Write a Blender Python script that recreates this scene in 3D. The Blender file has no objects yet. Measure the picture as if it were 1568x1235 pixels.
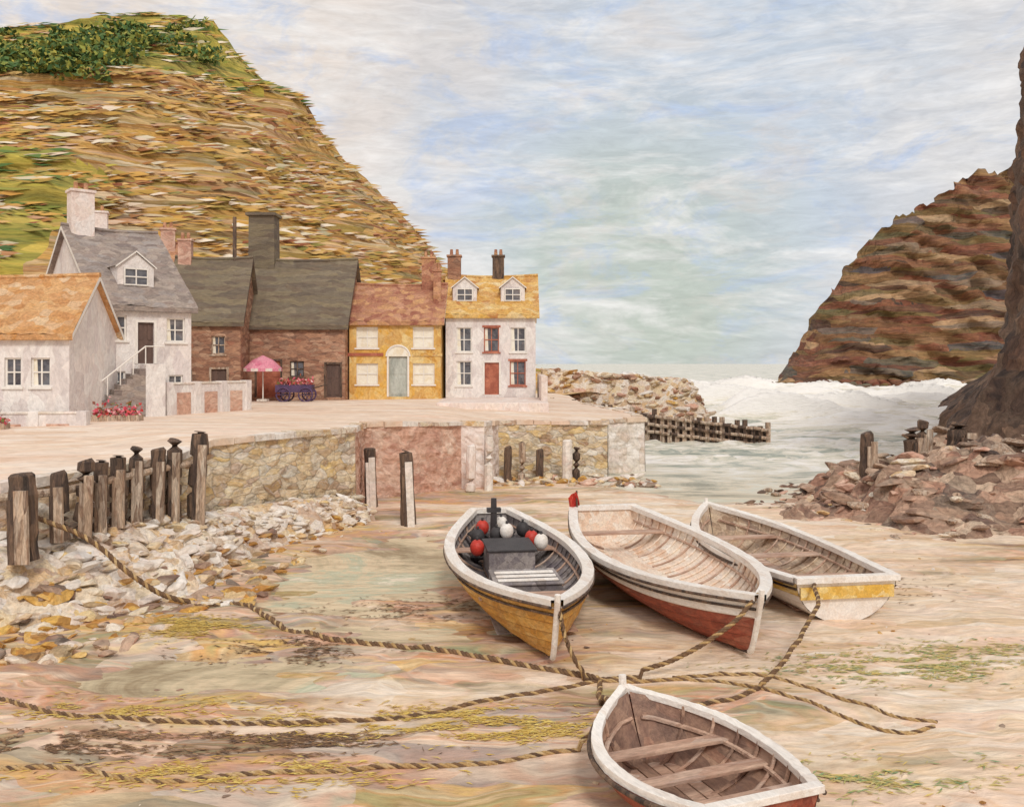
import bpy, bmesh, math, random
from mathutils import Vector, noise, Matrix
random.seed(7)
R=random.random
def U(a,b): return a+(b-a)*R()
sc=bpy.context.scene
COL=sc.collection
def lin(c):
    return tuple(((x/255)/12.92 if x/255<=0.04045 else ((x/255+0.055)/1.055)**2.4) for x in c)+(1,)
def nz(x,y,z=0): return noise.noise(Vector((x,y,z)))
def fbm(x,y,z=0,o=4): return noise.fractal(Vector((x,y,z)),1.0,2.0,o)
def sstep(a,b,x):
    t=max(0,min(1,(x-a)/(b-a))); return t*t*(3-2*t)
# ---------------------------------------------------------------- materials
def ramp(nt,cols,interp='LINEAR'):
    r=nt.nodes.new('ShaderNodeValToRGB'); cr=r.color_ramp; cr.interpolation=interp
    n=len(cols)
    while len(cr.elements)<n: cr.elements.new(0.5)
    for i,c in enumerate(cols):
        cr.elements[i].position=i/max(1,n-1) if interp=='LINEAR' else i/n
        cr.elements[i].color=lin(c)
    return r
def paint(name,cols,scale=(1,1,1),cell=1.5,warp=0.3,bump=0.5,rough=0.8,soft=0.45,mortar=0,streak=0.25,wet=False,rot=(0,0,0),bd=0.05,wf=1.2,pal2=None):
    m=bpy.data.materials.new(name); m.use_nodes=True; nt=m.node_tree; N=nt.nodes; L=nt.links
    b=N['Principled BSDF']; b.inputs['Roughness'].default_value=rough
    tc=N.new('ShaderNodeTexCoord')
    wn=N.new('ShaderNodeTexNoise'); wn.inputs['Scale'].default_value=wf; wn.inputs['Detail'].default_value=2
    L.new(tc.outputs['Object'],wn.inputs['Vector'])
    s=N.new('ShaderNodeVectorMath'); s.operation='SUBTRACT'; s.inputs[1].default_value=(.5,.5,.5); L.new(wn.outputs['Color'],s.inputs[0])
    ms=N.new('ShaderNodeVectorMath'); ms.operation='SCALE'; ms.inputs['Scale'].default_value=warp*2; L.new(s.outputs[0],ms.inputs[0])
    ad=N.new('ShaderNodeVectorMath'); ad.operation='ADD'; L.new(tc.outputs['Object'],ad.inputs[0]); L.new(ms.outputs[0],ad.inputs[1])
    mp=N.new('ShaderNodeMapping'); mp.inputs['Scale'].default_value=scale; mp.inputs['Rotation'].default_value=rot; L.new(ad.outputs[0],mp.inputs['Vector'])
    v=N.new('ShaderNodeTexVoronoi'); v.inputs['Scale'].default_value=cell; L.new(mp.outputs[0],v.inputs['Vector'])
    sp=N.new('ShaderNodeSeparateColor'); L.new(v.outputs['Color'],sp.inputs[0])
    n2=N.new('ShaderNodeTexNoise'); n2.inputs['Scale'].default_value=cell*0.55; n2.inputs['Detail'].default_value=4; n2.inputs['Distortion'].default_value=0.8
    L.new(mp.outputs[0],n2.inputs['Vector'])
    mr=N.new('ShaderNodeMapRange'); mr.inputs['From Min'].default_value=.3; mr.inputs['From Max'].default_value=.7; L.new(n2.outputs['Fac'],mr.inputs['Value'])
    def palette(cols):
        r1=ramp(nt,cols); L.new(sp.outputs[0],r1.inputs[0])
        r2=ramp(nt,cols); L.new(mr.outputs[0],r2.inputs[0])
        mx=N.new('ShaderNodeMix'); mx.data_type='RGBA'; mx.inputs[0].default_value=soft
        L.new(r1.outputs[0],mx.inputs[6]); L.new(r2.outputs[0],mx.inputs[7]); return mx.outputs[2]
    base=palette(cols)
    if pal2:
        b2=palette(pal2)
        mpp=N.new('ShaderNodeMapping'); mpp.inputs['Scale'].default_value=(.12,.4,1); L.new(tc.outputs['Object'],mpp.inputs['Vector'])
        nn=N.new('ShaderNodeTexNoise'); nn.inputs['Scale'].default_value=1.3; nn.inputs['Detail'].default_value=4; nn.inputs['Distortion'].default_value=.6; L.new(mpp.outputs[0],nn.inputs['Vector'])
        sx=N.new('ShaderNodeSeparateXYZ'); L.new(tc.outputs['Object'],sx.inputs[0])
        gx=N.new('ShaderNodeMapRange'); gx.inputs['From Min'].default_value=-5; gx.inputs['From Max'].default_value=6; gx.inputs['To Min'].default_value=.16; gx.inputs['To Max'].default_value=-.07; L.new(sx.outputs[0],gx.inputs['Value'])
        aa=N.new('ShaderNodeMath'); aa.operation='ADD'; L.new(nn.outputs['Fac'],aa.inputs[0]); L.new(gx.outputs[0],aa.inputs[1])
        mk=N.new('ShaderNodeMapRange'); mk.inputs['From Min'].default_value=.46; mk.inputs['From Max'].default_value=.60; L.new(aa.outputs[0],mk.inputs['Value'])
        mq=N.new('ShaderNodeMix'); mq.data_type='RGBA'; L.new(mk.outputs[0],mq.inputs[0]); L.new(base,mq.inputs[6]); L.new(b2,mq.inputs[7]); base=mq.outputs[2]
    n3=N.new('ShaderNodeTexNoise'); n3.inputs['Scale'].default_value=cell*4; n3.inputs['Detail'].default_value=4; n3.inputs['Roughness'].default_value=.68
    L.new(mp.outputs[0],n3.inputs['Vector'])
    m3=N.new('ShaderNodeMapRange'); m3.inputs['From Min'].default_value=.3; m3.inputs['From Max'].default_value=.7
    m3.inputs['To Min'].default_value=1-streak; m3.inputs['To Max'].default_value=1+streak*0.6; L.new(n3.outputs['Fac'],m3.inputs['Value'])
    mm=N.new('ShaderNodeVectorMath'); mm.operation='SCALE'; L.new(base,mm.inputs[0]); L.new(m3.outputs[0],mm.inputs['Scale'])
    out=mm.outputs[0]
    hgt=n3.outputs['Fac']
    if mortar:
        v2=N.new('ShaderNodeTexVoronoi'); v2.feature='DISTANCE_TO_EDGE'; v2.inputs['Scale'].default_value=cell; L.new(mp.outputs[0],v2.inputs['Vector'])
        m4=N.new('ShaderNodeMapRange'); m4.inputs['From Max'].default_value=.09; m4.inputs['To Min'].default_value=1-mortar; L.new(v2.outputs['Distance'],m4.inputs['Value'])
        m5=N.new('ShaderNodeVectorMath'); m5.operation='SCALE'; L.new(out,m5.inputs[0]); L.new(m4.outputs[0],m5.inputs['Scale']); out=m5.outputs[0]
        a=N.new('ShaderNodeMath'); a.operation='MULTIPLY_ADD'; a.inputs[1].default_value=1.0; L.new(m4.outputs[0],a.inputs[0]); L.new(n3.outputs['Fac'],a.inputs[2]); hgt=a.outputs[0]
    if wet:
        g=N.new('ShaderNodeNewGeometry'); sx=N.new('ShaderNodeSeparateXYZ'); L.new(g.outputs['Position'],sx.inputs[0])
        mw=N.new('ShaderNodeMapRange'); mw.inputs['From Min'].default_value=0.0; mw.inputs['From Max'].default_value=.07; mw.inputs['To Min'].default_value=.80; mw.inputs['To Max'].default_value=1; L.new(sx.outputs[2],mw.inputs['Value'])
        m6=N.new('ShaderNodeVectorMath'); m6.operation='SCALE'; L.new(out,m6.inputs[0]); L.new(mw.outputs[0],m6.inputs['Scale']); out=m6.outputs[0]
        mr2=N.new('ShaderNodeMapRange'); mr2.inputs['From Max'].default_value=.1; mr2.inputs['To Min'].default_value=.3; mr2.inputs['To Max'].default_value=rough; L.new(sx.outputs[2],mr2.inputs['Value']); L.new(mr2.outputs[0],b.inputs['Roughness'])
    L.new(out,b.inputs['Base Color'])
    bp=N.new('ShaderNodeBump'); bp.inputs['Strength'].default_value=bump; bp.inputs['Distance'].default_value=bd; L.new(hgt,bp.inputs['Height']); L.new(bp.outputs[0],b.inputs['Normal'])
    return m
M={}
M['hill']=paint('hill_strata',[(120,82,48),(206,156,78),(222,182,112),(146,124,58),(226,196,146),(156,90,58),(212,164,82),(134,120,58),(232,214,184),(188,130,72),(164,144,68),(100,64,40)],(0.13,0.16,2.2),0.75,0.45,.8,.9,.25,streak=.4,bd=.3,wf=.15)
M['hillgreen']=paint('hill_grass',[(100,116,52),(166,156,62),(210,188,84),(124,128,58),(224,196,100),(88,108,58),(186,160,80)],(0.2,0.2,1.8),0.5,0.8,.8,.9,.4,streak=.35,bd=.3,wf=.15)
M['head']=paint('headland_rock',[(80,54,44),(140,84,62),(120,102,60),(176,136,94),(66,56,50),(150,92,70),(124,114,70),(88,88,94),(196,162,122),(134,66,50),(108,94,66)],(0.14,0.2,1.2),0.5,2.0,.9,.9,.2,streak=.5,bd=.5,rot=(0,.3,0),wf=.08)
M['cliff']=paint('near_cliff_rock',[(66,52,48),(120,92,76),(144,118,98),(88,74,68),(58,46,42),(132,96,76)],(1,1,.4),0.9,.6,1.0,.9,.4,streak=.45,bd=.15)
M['darkrock']=paint('dark_rock',[(104,80,68),(176,146,124),(136,106,92),(206,178,154),(94,82,76),(180,134,112),(220,198,174),(76,62,56)],(.6,1,1.5),1.5,.3,1.0,.85,.25,streak=.4,bd=.08)
M['sand']=paint('harbour_sand',[(240,222,200),(232,206,172),(244,232,216),(222,190,150),(241,222,200),(238,204,180),(210,180,138),(246,237,224),(240,212,186)],(0.32,1,1),1.5,.5,.8,.85,.4,streak=.26,wet=True,bd=.07,rot=(0,0,.1),wf=.5,
  pal2=[(170,134,106),(224,172,142),(154,148,118),(234,194,112),(204,156,134),(176,162,152),(242,224,200),(218,150,110),(164,168,130),(130,98,74),(236,202,176),(194,172,112)])
M['road']=paint('quay_road_surface',[(240,222,200),(230,204,180),(243,230,216),(220,190,164),(240,212,192)],(0.3,1,1),1.0,.4,.6,.9,.5,streak=.18,bd=.04)
M['quaywall']=paint('quay_stone',[(244,236,218),(218,188,146),(236,206,140),(244,240,232),(186,152,120),(232,208,170),(206,202,192),(240,220,180),(156,118,90)],(.8,.8,1.9),2.0,.22,.6,.85,.3,mortar=.3,bd=.08,streak=.28)
M['pinkwall']=paint('harbour_brick_wall',[(202,158,138),(222,182,160),(182,134,116),(232,202,182),(210,162,138),(234,212,194)],(.8,.8,1.6),1.6,.35,.6,.85,.5,mortar=.06,bd=.06,streak=.28)
M['whitestone']=paint('white_stone',[(244,238,230),(230,220,208),(245,241,236),(212,196,178),(240,222,214)],(1,1,1),1.6,.2,.6,.85,.4,mortar=.1)
M['rubble']=paint('rubble_stone',[(245,240,230),(230,208,166),(240,230,218),(190,150,116),(244,240,234),(224,184,124),(206,188,168)],(1,1,1.4),2.2,.2,1,.85,.25,streak=.3,bd=.06)
M['ochrerock']=paint('weedy_ochre_rock',[(214,162,72),(232,190,104),(166,118,60),(204,146,72),(240,220,180),(120,92,66)],(1,1,1.4),2.2,.2,1,.85,.25,streak=.35,bd=.06)
M['white']=paint('white_render',[(245,241,237),(232,226,222),(246,242,238),(212,202,200),(243,234,228),(222,212,212)],(1,1,.5),1.9,.25,.8,.8,.3,streak=.16,bd=.08)
M['pinkwhite']=paint('pink_white_render',[(242,234,228),(242,222,212),(244,238,234),(230,208,198),(242,230,218),(222,198,190)],(1,1,.6),2.0,.25,.8,.8,.3,streak=.16,bd=.08)
M['ochre']=paint('ochre_render',[(230,184,88),(216,160,66),(238,206,136),(204,148,70),(240,222,166),(224,174,76)],(1,1,.7),1.8,.25,.8,.8,.35,streak=.2,bd=.08)
M['orangeroof']=paint('orange_pantile',[(214,162,104),(228,186,134),(192,134,80),(218,168,118),(198,138,74),(236,212,178)],(.8,1.2,1.2),2.4,.15,.9,.8,.3,streak=.34,bd=.08)
M['ochreroof']=paint('ochre_pantile',[(230,184,92),(212,160,80),(238,202,130),(190,124,68),(228,192,120),(243,226,184)],(.8,1.2,1.2),2.2,.15,.9,.8,.3,streak=.34,bd=.08)
M['redroof']=paint('red_pantile',[(182,124,98),(156,96,76),(208,158,128),(214,166,114),(168,110,88)],(.8,1.2,1.2),2.2,.15,.9,.8,.3,streak=.34,bd=.08)
M['slate']=paint('grey_slate',[(160,146,136),(132,120,114),(186,172,160),(148,130,122),(170,162,158),(118,104,100)],(.8,1,2),2.2,.15,.8,.75,.3,streak=.28,bd=.06)
M['barnroof']=paint('barn_slate',[(116,104,90),(100,88,78),(136,122,96),(122,112,96),(108,90,76),(144,132,110)],(.4,.7,2.2),1.6,.2,.8,.8,.3,streak=.28,bd=.06)
M['brick']=paint('brown_brick',[(174,128,104),(144,102,82),(200,154,124),(122,90,76),(212,176,148),(168,110,88)],(.8,.8,2.8),2.0,.2,.8,.85,.3,mortar=.12,streak=.32,bd=.06)
M['darkwood']=paint('tarred_timber',[(70,56,50),(106,86,74),(52,44,40),(146,118,96),(88,70,62)],(3,3,.5),3,.08,.9,.75,.4,streak=.45,bd=.03)
M['timber']=paint('weathered_timber',[(164,128,104),(216,190,164),(116,90,74),(234,218,198),(144,112,90)],(3,3,.5),3,.08,.9,.8,.4,streak=.4,bd=.03)
M['glass']=paint('window_glass',[(76,78,88),(120,122,128),(60,58,66),(140,130,128)],(1,1,1),2.5,.2,.1,.2,.5,streak=.1)
M['glass_light']=paint('curtained_window',[(240,232,212),(243,240,228),(230,214,182)],(1,1,1),3,.2,.2,.35,.5,streak=.1)
M['frame']=paint('white_frame',[(243,240,234),(228,222,214)],(1,1,1),3,.1,.2,.6,.5,streak=.1)
M['redframe']=paint('red_painted_frame',[(186,108,80),(156,84,64),(208,132,102)],(1,1,1),3,.1,.2,.6,.5,streak=.2)
M['door']=paint('door_paint',[(170,178,168),(194,198,190),(140,146,140)],(1,1,.4),3,.1,.3,.6,.5,streak=.2)
M['darkdoor']=paint('dark_door_paint',[(84,66,60),(110,86,76)],(1,1,.4),3,.1,.3,.6,.5,streak=.2)
M['b_ochre']=paint('ochre_boat_paint',[(208,148,58),(220,168,80),(182,124,48),(230,192,120),(202,140,52)],(.5,2,2),2.6,.1,.6,.6,.4,streak=.34,bd=.03)
M['b_yellow']=paint('yellow_boat_paint',[(230,188,84),(218,170,68),(238,208,126),(242,228,184)],(.5,2,2),2.6,.1,.5,.55,.4,streak=.25,bd=.03)
M['b_white']=paint('white_boat_paint',[(246,242,237),(236,228,218),(246,244,240),(224,208,194)],(.5,2,2),2.4,.1,.6,.6,.4,streak=.16,bd=.03)
M['b_red']=paint('red_brown_boat_paint',[(148,68,48),(174,90,66),(120,54,42),(192,122,96)],(.5,2,2),2.6,.1,.6,.6,.4,streak=.34,bd=.03)
M['b_grey']=paint('grey_boat_paint',[(140,134,132),(112,104,110),(172,164,160),(96,86,84)],(.6,2,2),2.4,.1,.6,.65,.3,streak=.3,bd=.03)
M['b_cream']=paint('cream_interior',[(243,230,212),(236,212,190),(244,238,228),(226,196,170),(240,216,198)],(.6,2,2),2.4,.1,.6,.7,.3,streak=.24,bd=.03)
M['b_tan']=paint('tan_interior',[(204,176,146),(164,136,114),(228,210,184),(180,158,142),(146,124,110)],(.6,2,2),2.4,.1,.6,.7,.3,streak=.3,bd=.03)
M['b_brown']=paint('brown_interior',[(156,122,102),(128,100,88),(190,154,130),(110,86,76),(174,130,108)],(.6,2,2),2.4,.1,.6,.7,.3,streak=.3,bd=.03)
M['plank']=paint('thwart_timber',[(190,152,130),(212,182,160),(160,122,104),(224,204,188)],(2,.5,2),3,.08,.6,.75,.4,streak=.3,bd=.03)
M['rope_d']=paint('tarred_rope',[(100,76,58),(130,100,72),(78,60,48)],(1,1,1),8,.05,.5,.9,.4,streak=.4,bd=.01)
M['rope_l']=paint('hemp_rope',[(196,166,116),(172,138,90),(212,188,146)],(1,1,1),8,.05,.5,.9,.4,streak=.3,bd=.01)
M['red']=paint('red_paint',[(206,60,44),(180,44,36),(214,84,62)],(1,1,1),4,.1,.3,.5,.5)
M['black']=paint('black_rubber',[(48,46,48),(70,66,68)],(1,1,1),4,.1,.3,.6,.5)
M['pink']=paint('pink_canvas',[(222,130,156),(232,160,176),(206,100,132)],(1,1,1),3,.1,.3,.8,.5)
M['purple']=paint('dark_blue_fabric',[(76,62,92),(102,76,112),(60,56,78)],(1,1,1),4,.1,.3,.8,.5)
def leafmat(name,cols):
    m=bpy.data.materials.new(name); m.use_nodes=True; nt=m.node_tree; N=nt.nodes;L=nt.links
    g=N.new('ShaderNodeNewGeometry'); r=ramp(nt,cols); L.new(g.outputs['Random Per Island'],r.inputs[0]); b=N['Principled BSDF']; L.new(r.outputs[0],b.inputs['Base Color']); b.inputs['Roughness'].default_value=.85
    return m
M['leaf']=leafmat('bush_leaves',[(56,92,50),(90,118,56),(46,78,46),(146,150,62),(68,108,60),(186,172,74),(64,102,54)])
M['scrub']=leafmat('dry_scrub',[(122,82,48),(206,156,76),(156,134,64),(218,182,118),(140,80,54),(212,168,88),(136,132,66),(236,224,204),(176,118,68)])
M['weed']=leafmat('seaweed',[(150,168,110),(206,188,110),(120,156,116),(222,196,120),(176,160,104),(214,200,140)])
M['weed_dark']=leafmat('dark_seaweed',[(110,84,64),(146,112,80),(90,70,58),(176,140,100)])
M['weed_gold']=leafmat('golden_seaweed',[(216,184,90),(196,160,80),(230,208,120),(176,144,86)])
M['flower']=leafmat('flowers',[(200,60,80),(226,110,130),(90,110,54),(206,60,60),(236,210,210)])
def water():
    m=bpy.data.materials.new('sea_water'); m.use_nodes=True; nt=m.node_tree;N=nt.nodes;L=nt.links; b=N['Principled BSDF']
    tc=N.new('ShaderNodeTexCoord'); mp=N.new('ShaderNodeMapping'); mp.inputs['Scale'].default_value=(.08,.15,1); mp.inputs['Rotation'].default_value=(0,0,.15); L.new(tc.outputs['Object'],mp.inputs['Vector'])
    n=N.new('ShaderNodeTexNoise'); n.inputs['Scale'].default_value=1.6; n.inputs['Detail'].default_value=7; n.inputs['Roughness'].default_value=.74; n.inputs['Distortion'].default_value=.9; L.new(mp.outputs[0],n.inputs['Vector'])
    sx=N.new('ShaderNodeSeparateXYZ'); L.new(tc.outputs['Object'],sx.inputs[0])
    hz=N.new('ShaderNodeMath'); hz.operation='MULTIPLY_ADD'; hz.inputs[1].default_value=.16; L.new(sx.outputs[2],hz.inputs[0]); L.new(n.outputs['Fac'],hz.inputs[2])
    mr=N.new('ShaderNodeMapRange'); mr.inputs['From Min'].default_value=.38; mr.inputs['From Max'].default_value=.64; L.new(hz.outputs[0],mr.inputs['Value'])
    r=ramp(nt,[(150,160,150),(190,194,182),(226,222,206),(244,241,234),(248,247,244)]); L.new(mr.outputs[0],r.inputs[0])
    r2=ramp(nt,[(160,142,114),(192,178,148),(222,202,170),(186,190,164),(236,224,202)]); L.new(mr.outputs[0],r2.inputs[0])
    my=N.new('ShaderNodeMapRange'); my.inputs['From Min'].default_value=34; my.inputs['From Max'].default_value=54; L.new(sx.outputs[1],my.inputs['Value'])
    mx=N.new('ShaderNodeMix'); mx.data_type='RGBA'; L.new(my.outputs[0],mx.inputs[0]); L.new(r2.outputs[0],mx.inputs[6]); L.new(r.outputs[0],mx.inputs[7])
    L.new(mx.outputs[2],b.inputs['Base Color']); b.inputs['Roughness'].default_value=.35; b.inputs['IOR'].default_value=1.2
    n2=N.new('ShaderNodeTexNoise'); n2.inputs['Scale'].default_value=9; n2.inputs['Detail'].default_value=4; L.new(mp.outputs[0],n2.inputs['Vector'])
    bp=N.new('ShaderNodeBump'); bp.inputs['Strength'].default_value=.7; bp.inputs['Distance'].default_value=.3; L.new(n2.outputs['Fac'],bp.inputs['Height']); L.new(bp.outputs[0],b.inputs['Normal'])
    return m
M['water']=water()
# ---------------------------------------------------------------- mesh helpers
class MB:
    def __init__(s): s.v=[];s.f=[];s.m=[];s.mats=[]
    def mi(s,k):
        if k not in s.mats: s.mats.append(k)
        return s.mats.index(k)
    def face(s,pts,k):
        i=len(s.v); s.v+= [tuple(p) for p in pts]; s.f.append(tuple(range(i,i+len(pts)))); s.m.append(s.mi(k))
    def box(s,x0,y0,z0,x1,y1,z1,k,mat=None,taper=0):
        c=[(x0,y0,z0),(x1,y0,z0),(x1,y1,z0),(x0,y1,z0),(x0+taper,y0+taper,z1),(x1-taper,y0+taper,z1),(x1-taper,y1-taper,z1),(x0+taper,y1-taper,z1)]
        if mat is not None: c=[tuple(mat@Vector(p)) for p in c]
        i=len(s.v); s.v+=c; q=s.mi(k)
        for f in [(0,3,2,1),(4,5,6,7),(0,1,5,4),(1,2,6,5),(2,3,7,6),(3,0,4,7)]:
            s.f.append(tuple(i+a for a in f)); s.m.append(q)
    def grid(s,pts,nu,nv,k,kf=None):
        i=len(s.v); s.v+=[tuple(p) for p in pts]
        for a in range(nu-1):
            for b in range(nv-1):
                s.f.append((i+a*nv+b,i+(a+1)*nv+b,i+(a+1)*nv+b+1,i+a*nv+b+1)); s.m.append(s.mi(kf(a,b) if kf else k))
    def tube(s,pts,r,k,n=8,cap=True):
        pts=[Vector(p) for p in pts]; rs=r if isinstance(r,list) else [r]*len(pts); rings=[]
        up=Vector((0,0,1)); 
        for i,p in enumerate(pts):
            t=(pts[min(i+1,len(pts)-1)]-pts[max(i-1,0)]).normalized()
            a=t.cross(up); 
            if a.length<.05: a=t.cross(Vector((1,0,0)))
            a.normalize(); b=t.cross(a)
            base=len(s.v); rings.append(base)
            for j in range(n):
                an=2*math.pi*j/n; s.v.append(tuple(p+(a*math.cos(an)+b*math.sin(an))*rs[i]))
        q=s.mi(k)
        for i in range(len(rings)-1):
            for j in range(n):
                s.f.append((rings[i]+j,rings[i]+(j+1)%n,rings[i+1]+(j+1)%n,rings[i+1]+j)); s.m.append(q)
        if cap:
            s.f.append(tuple(rings[0]+j for j in range(n))); s.m.append(q)
            s.f.append(tuple(rings[-1]+j for j in reversed(range(n)))); s.m.append(q)
    def rock(s,c,size,k,sub=2,cut=7):
        seed=R()*100
        bm=bmesh.new(); bmesh.ops.create_icosphere(bm,subdivisions=sub,radius=1); i=len(s.v)
        pl=[(Vector((U(-1,1),U(-1,1),U(-1,1))).normalized(),U(.45,.8)) for _ in range(cut)]
        a=U(0,6.28); ca,sa=math.cos(a),math.sin(a); tl=U(-.35,.35)
        for v in bm.verts:
            p=v.co*(1+.2*nz(v.co.x+seed,v.co.y,v.co.z))
            for n_,d_ in pl:
                e=p.dot(n_)-d_
                if e>0: p=p-n_*e
            x,y,z=p.x*size[0],p.y*size[1],p.z*size[2]; z+=x*tl
            s.v.append((c[0]+x*ca-y*sa,c[1]+x*sa+y*ca,c[2]+z))
        for f in bm.faces: s.f.append(tuple(i+v.index for v in f.verts)); s.m.append(s.mi(k))
        bm.free()
    def obj(s,name,parent=None,smooth=False,bevel=0,recalc=True):
        me=bpy.data.meshes.new(name); me.from_pydata(s.v,[],s.f)
        for k in s.mats: me.materials.append(M[k])
        me.polygons.foreach_set('material_index',s.m)
        if recalc:
            bm=bmesh.new(); bm.from_mesh(me); bmesh.ops.recalc_face_normals(bm,faces=bm.faces); bm.to_mesh(me); bm.free()
        if smooth: me.polygons.foreach_set('use_smooth',[True]*len(me.polygons))
        me.update(); o=bpy.data.objects.new(name,me); COL.objects.link(o)
        if parent: o.parent=parent
        if bevel:
            b=o.modifiers.new('bevel','BEVEL'); b.width=bevel; b.segments=2; b.limit_method='ANGLE'
        return o
def empty(name,loc=(0,0,0),rot=(0,0,0)):
    e=bpy.data.objects.new(name,None); e.location=loc; e.rotation_euler=rot; COL.objects.link(e); return e
def interp(tab,x):
    if x<=tab[0][0]: return tab[0][1]
    for (a,b),(c,d) in zip(tab,tab[1:]):
        if x<=c: return b+(d-b)*(x-a)/(c-a)
    return tab[-1][1]
def leafquad(mb,q,w,k):
    v=Vector(q); n1=Vector((U(-1,1),U(-1,1),U(-1,1))).normalized(); n2=n1.orthogonal().normalized()
    mb.face([v-n1*w,v-n2*w*.6,v+n1*w,v+n2*w*.6],k)
# ---------------------------------------------------------------- hill (left)
HC=[(-240,68),(-120,64),(-84,61),(-60,62.5),(-48.6,62.0),(-43.8,55.3),(-41,52.6),(-34.7,49.4),(-30.4,43),(-27,38.7),(-20.8,33.3),(-15.4,27.4),(-10,20.5),(-4.7,13),(1.7,6),(7,1.0),(14,-3)]
def hill(x,t):
    H=interp(HC,x); y=76+74*t; z=3.4+(H-3.4)*(t**.85)
    z+= 1.6*fbm(x*.07,t*4,3)*min(1,t*4)*(1 if t<.97 else .6)
    led=nz(x*.05,z*.1,8)*1.2
    y+=.9*math.sin(z*1.5+led*2.5)+2.0*fbm(x*.06,z*.1,5)
    z+=.6*nz(x*.4,z*.9,1)
    return (x,y,z)
mb=MB(); NX,NT=300,170; pts=[]
for i in range(NX):
    f=i/(NX-1); x=14-254*(f**1.35)
    for j in range(NT):
        t=j/(NT-1)
        if t<.88: pts.append(hill(x,t/.88))
        else:
            q=(t-.88)/.12; p=hill(x,1); k=1+q*.7 if x<0 else 1-q*.3; pts.append((x*k,p[1]+110*q,p[2]*(1-q)+(-3)*q))
def hk(a,b):
    p=pts[a*NT+b]; return 'hillgreen' if (p[2]>46+5*nz(p[0]*.08,p[2]*.1,4) and p[0]<-38) or (p[0]<-46 and p[2]<27+10*nz(p[0]*.06,p[2]*.1)) else 'hill'
mb.grid(pts,NX,NT,'hill',hk); mb.obj('hill',smooth=True)
mb=MB()
for i in range(15000):
    x=8-104*(R()**.9); t=U(.02,1); p=hill(x,t)
    if p[2]<4: continue
    if fbm(x*.12,p[2]*.4,9)<-.12: continue
    w=U(.4,2.0); h=w*U(.08,.2); pp=(p[0],p[1]-.25,p[2]+.1); a=U(-.3,.3); dx,dy=math.cos(a)*w,math.sin(a)*w
    green=(p[2]>47 or (p[0]<-46 and p[2]<30)) and R()<.7
    mb.face([(pp[0]-dx,pp[1]-dy,pp[2]),(pp[0],pp[1]-.1,pp[2]-h),(pp[0]+dx,pp[1]+dy,pp[2]+U(-.5,.5)*h),(pp[0]+U(-.4,.4)*w,pp[1]+.3,pp[2]+h)],'leaf' if green and R()<.5 else 'scrub')
mb.obj('hillside_scrub',recalc=False)
mb=MB()
for c in range(240):
    x=U(-100,-46); t=U(.76,.95)
    if c<195: x=-92+38*R()**.9; t=U(.64,.88)
    p=hill(x,t); rr=U(.8,2.6)
    for k in range(70):
        d=Vector((random.gauss(0,1),random.gauss(0,1),random.gauss(0,.7))); d=d.normalized()*rr*U(.4,1.1)
        leafquad(mb,(p[0]+d.x*1.3,p[1]+d.y-.5,p[2]+.3+abs(d.z)*.8),U(.2,.65),'leaf')
mb.obj('hilltop_bushes',recalc=False)
# ---------------------------------------------------------------- headland (right)
HR=[(55.5,-3),(58.7,3),(64.4,12.4),(66.6,18),(72.3,25),(79.4,33.9),(84,37.4),(90.9,41),(99.4,46.7),(109,49),(130,53),(220,60)]
HR=[(x*1.25,(z-6)*1.25+6) for x,z in HR]
mb=MB(); NX,NT=240,140; pts=[]
for i in range(NX):
    f=i/(NX-1); x=69+200*(f**1.5)
    H=interp(HR,x)+2.0*fbm(x*.3,2,7)
    for j in range(NT):
        t=j/(NT-1)
        if t<.85:
            q=t/.85; y=226+24*q; z=-2+(H+2)*(q**.9); s=z+x*.35
            xx=x*(y/250)**.6
            y+=1.3*math.sin(s*1.1+3*nz(x*.05,z*.05,2))+4*fbm(x*.07,z*.1,11); z+=.9*fbm(x*.3,z*.3,5)+.8*nz(x*.9,z*.8)
        else:
            q=(t-.85)/.15; y=250+90*q; z=H*(1-q)-3*q; xx=x*(y/250)*(1+.1*q)
        pts.append((xx,y,z))
mb.grid(pts,NX,NT,'head')
for i in range(60):
    x=69+45*R(); mb.rock((x*.95,U(214,226),U(-.3,.8)),(U(1,3),U(1,2),U(.6,1.6)),'head')
mb.obj('headland',smooth=True)
# near cliff on the right
mb=MB(); NY,NZ=110,100; pts=[]
for i in range(NY):
    y=30+90*(i/(NY-1))
    for j in range(NZ):
        q=j/(NZ-1); z=-1+(24.5+.05*(y-46)+1.2*fbm(y*.4,3))*q
        edge=.548*max(y,46)+ (0 if y>46 else (46-y)*.10)
        X=edge+ .7*sstep(3,24,z)*y/48 - 3.8*(1-sstep(0,7.5,z))*(y/48) + 1.0*fbm(y*.25,z*.2,4)+.5*fbm(y*.9,z*.7,9)
        X+=.9*max(0,(q-.85)/.15)**2
        pts.append((X,y,z))
mb.grid(pts,NY,NZ,'cliff')
p2=[]
for i in range(NY):
    a=pts[i*NZ+NZ-1]
    for j in range(6): p2.append((a[0]+j*12,a[1],a[2]+j*1.5))
mb.grid(p2,NY,6,'cliff'); p3=[]
for j in range(NZ):
    a=pts[j]
    for k in range(8): p3.append((a[0]+k*6*(1),a[1]-k*1.5+.8*fbm(k*1.1,a[2]*.3)*(k>0),a[2]))
mb.grid(p3,NZ,8,'cliff')
mb.obj('cliff',smooth=True)
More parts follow.
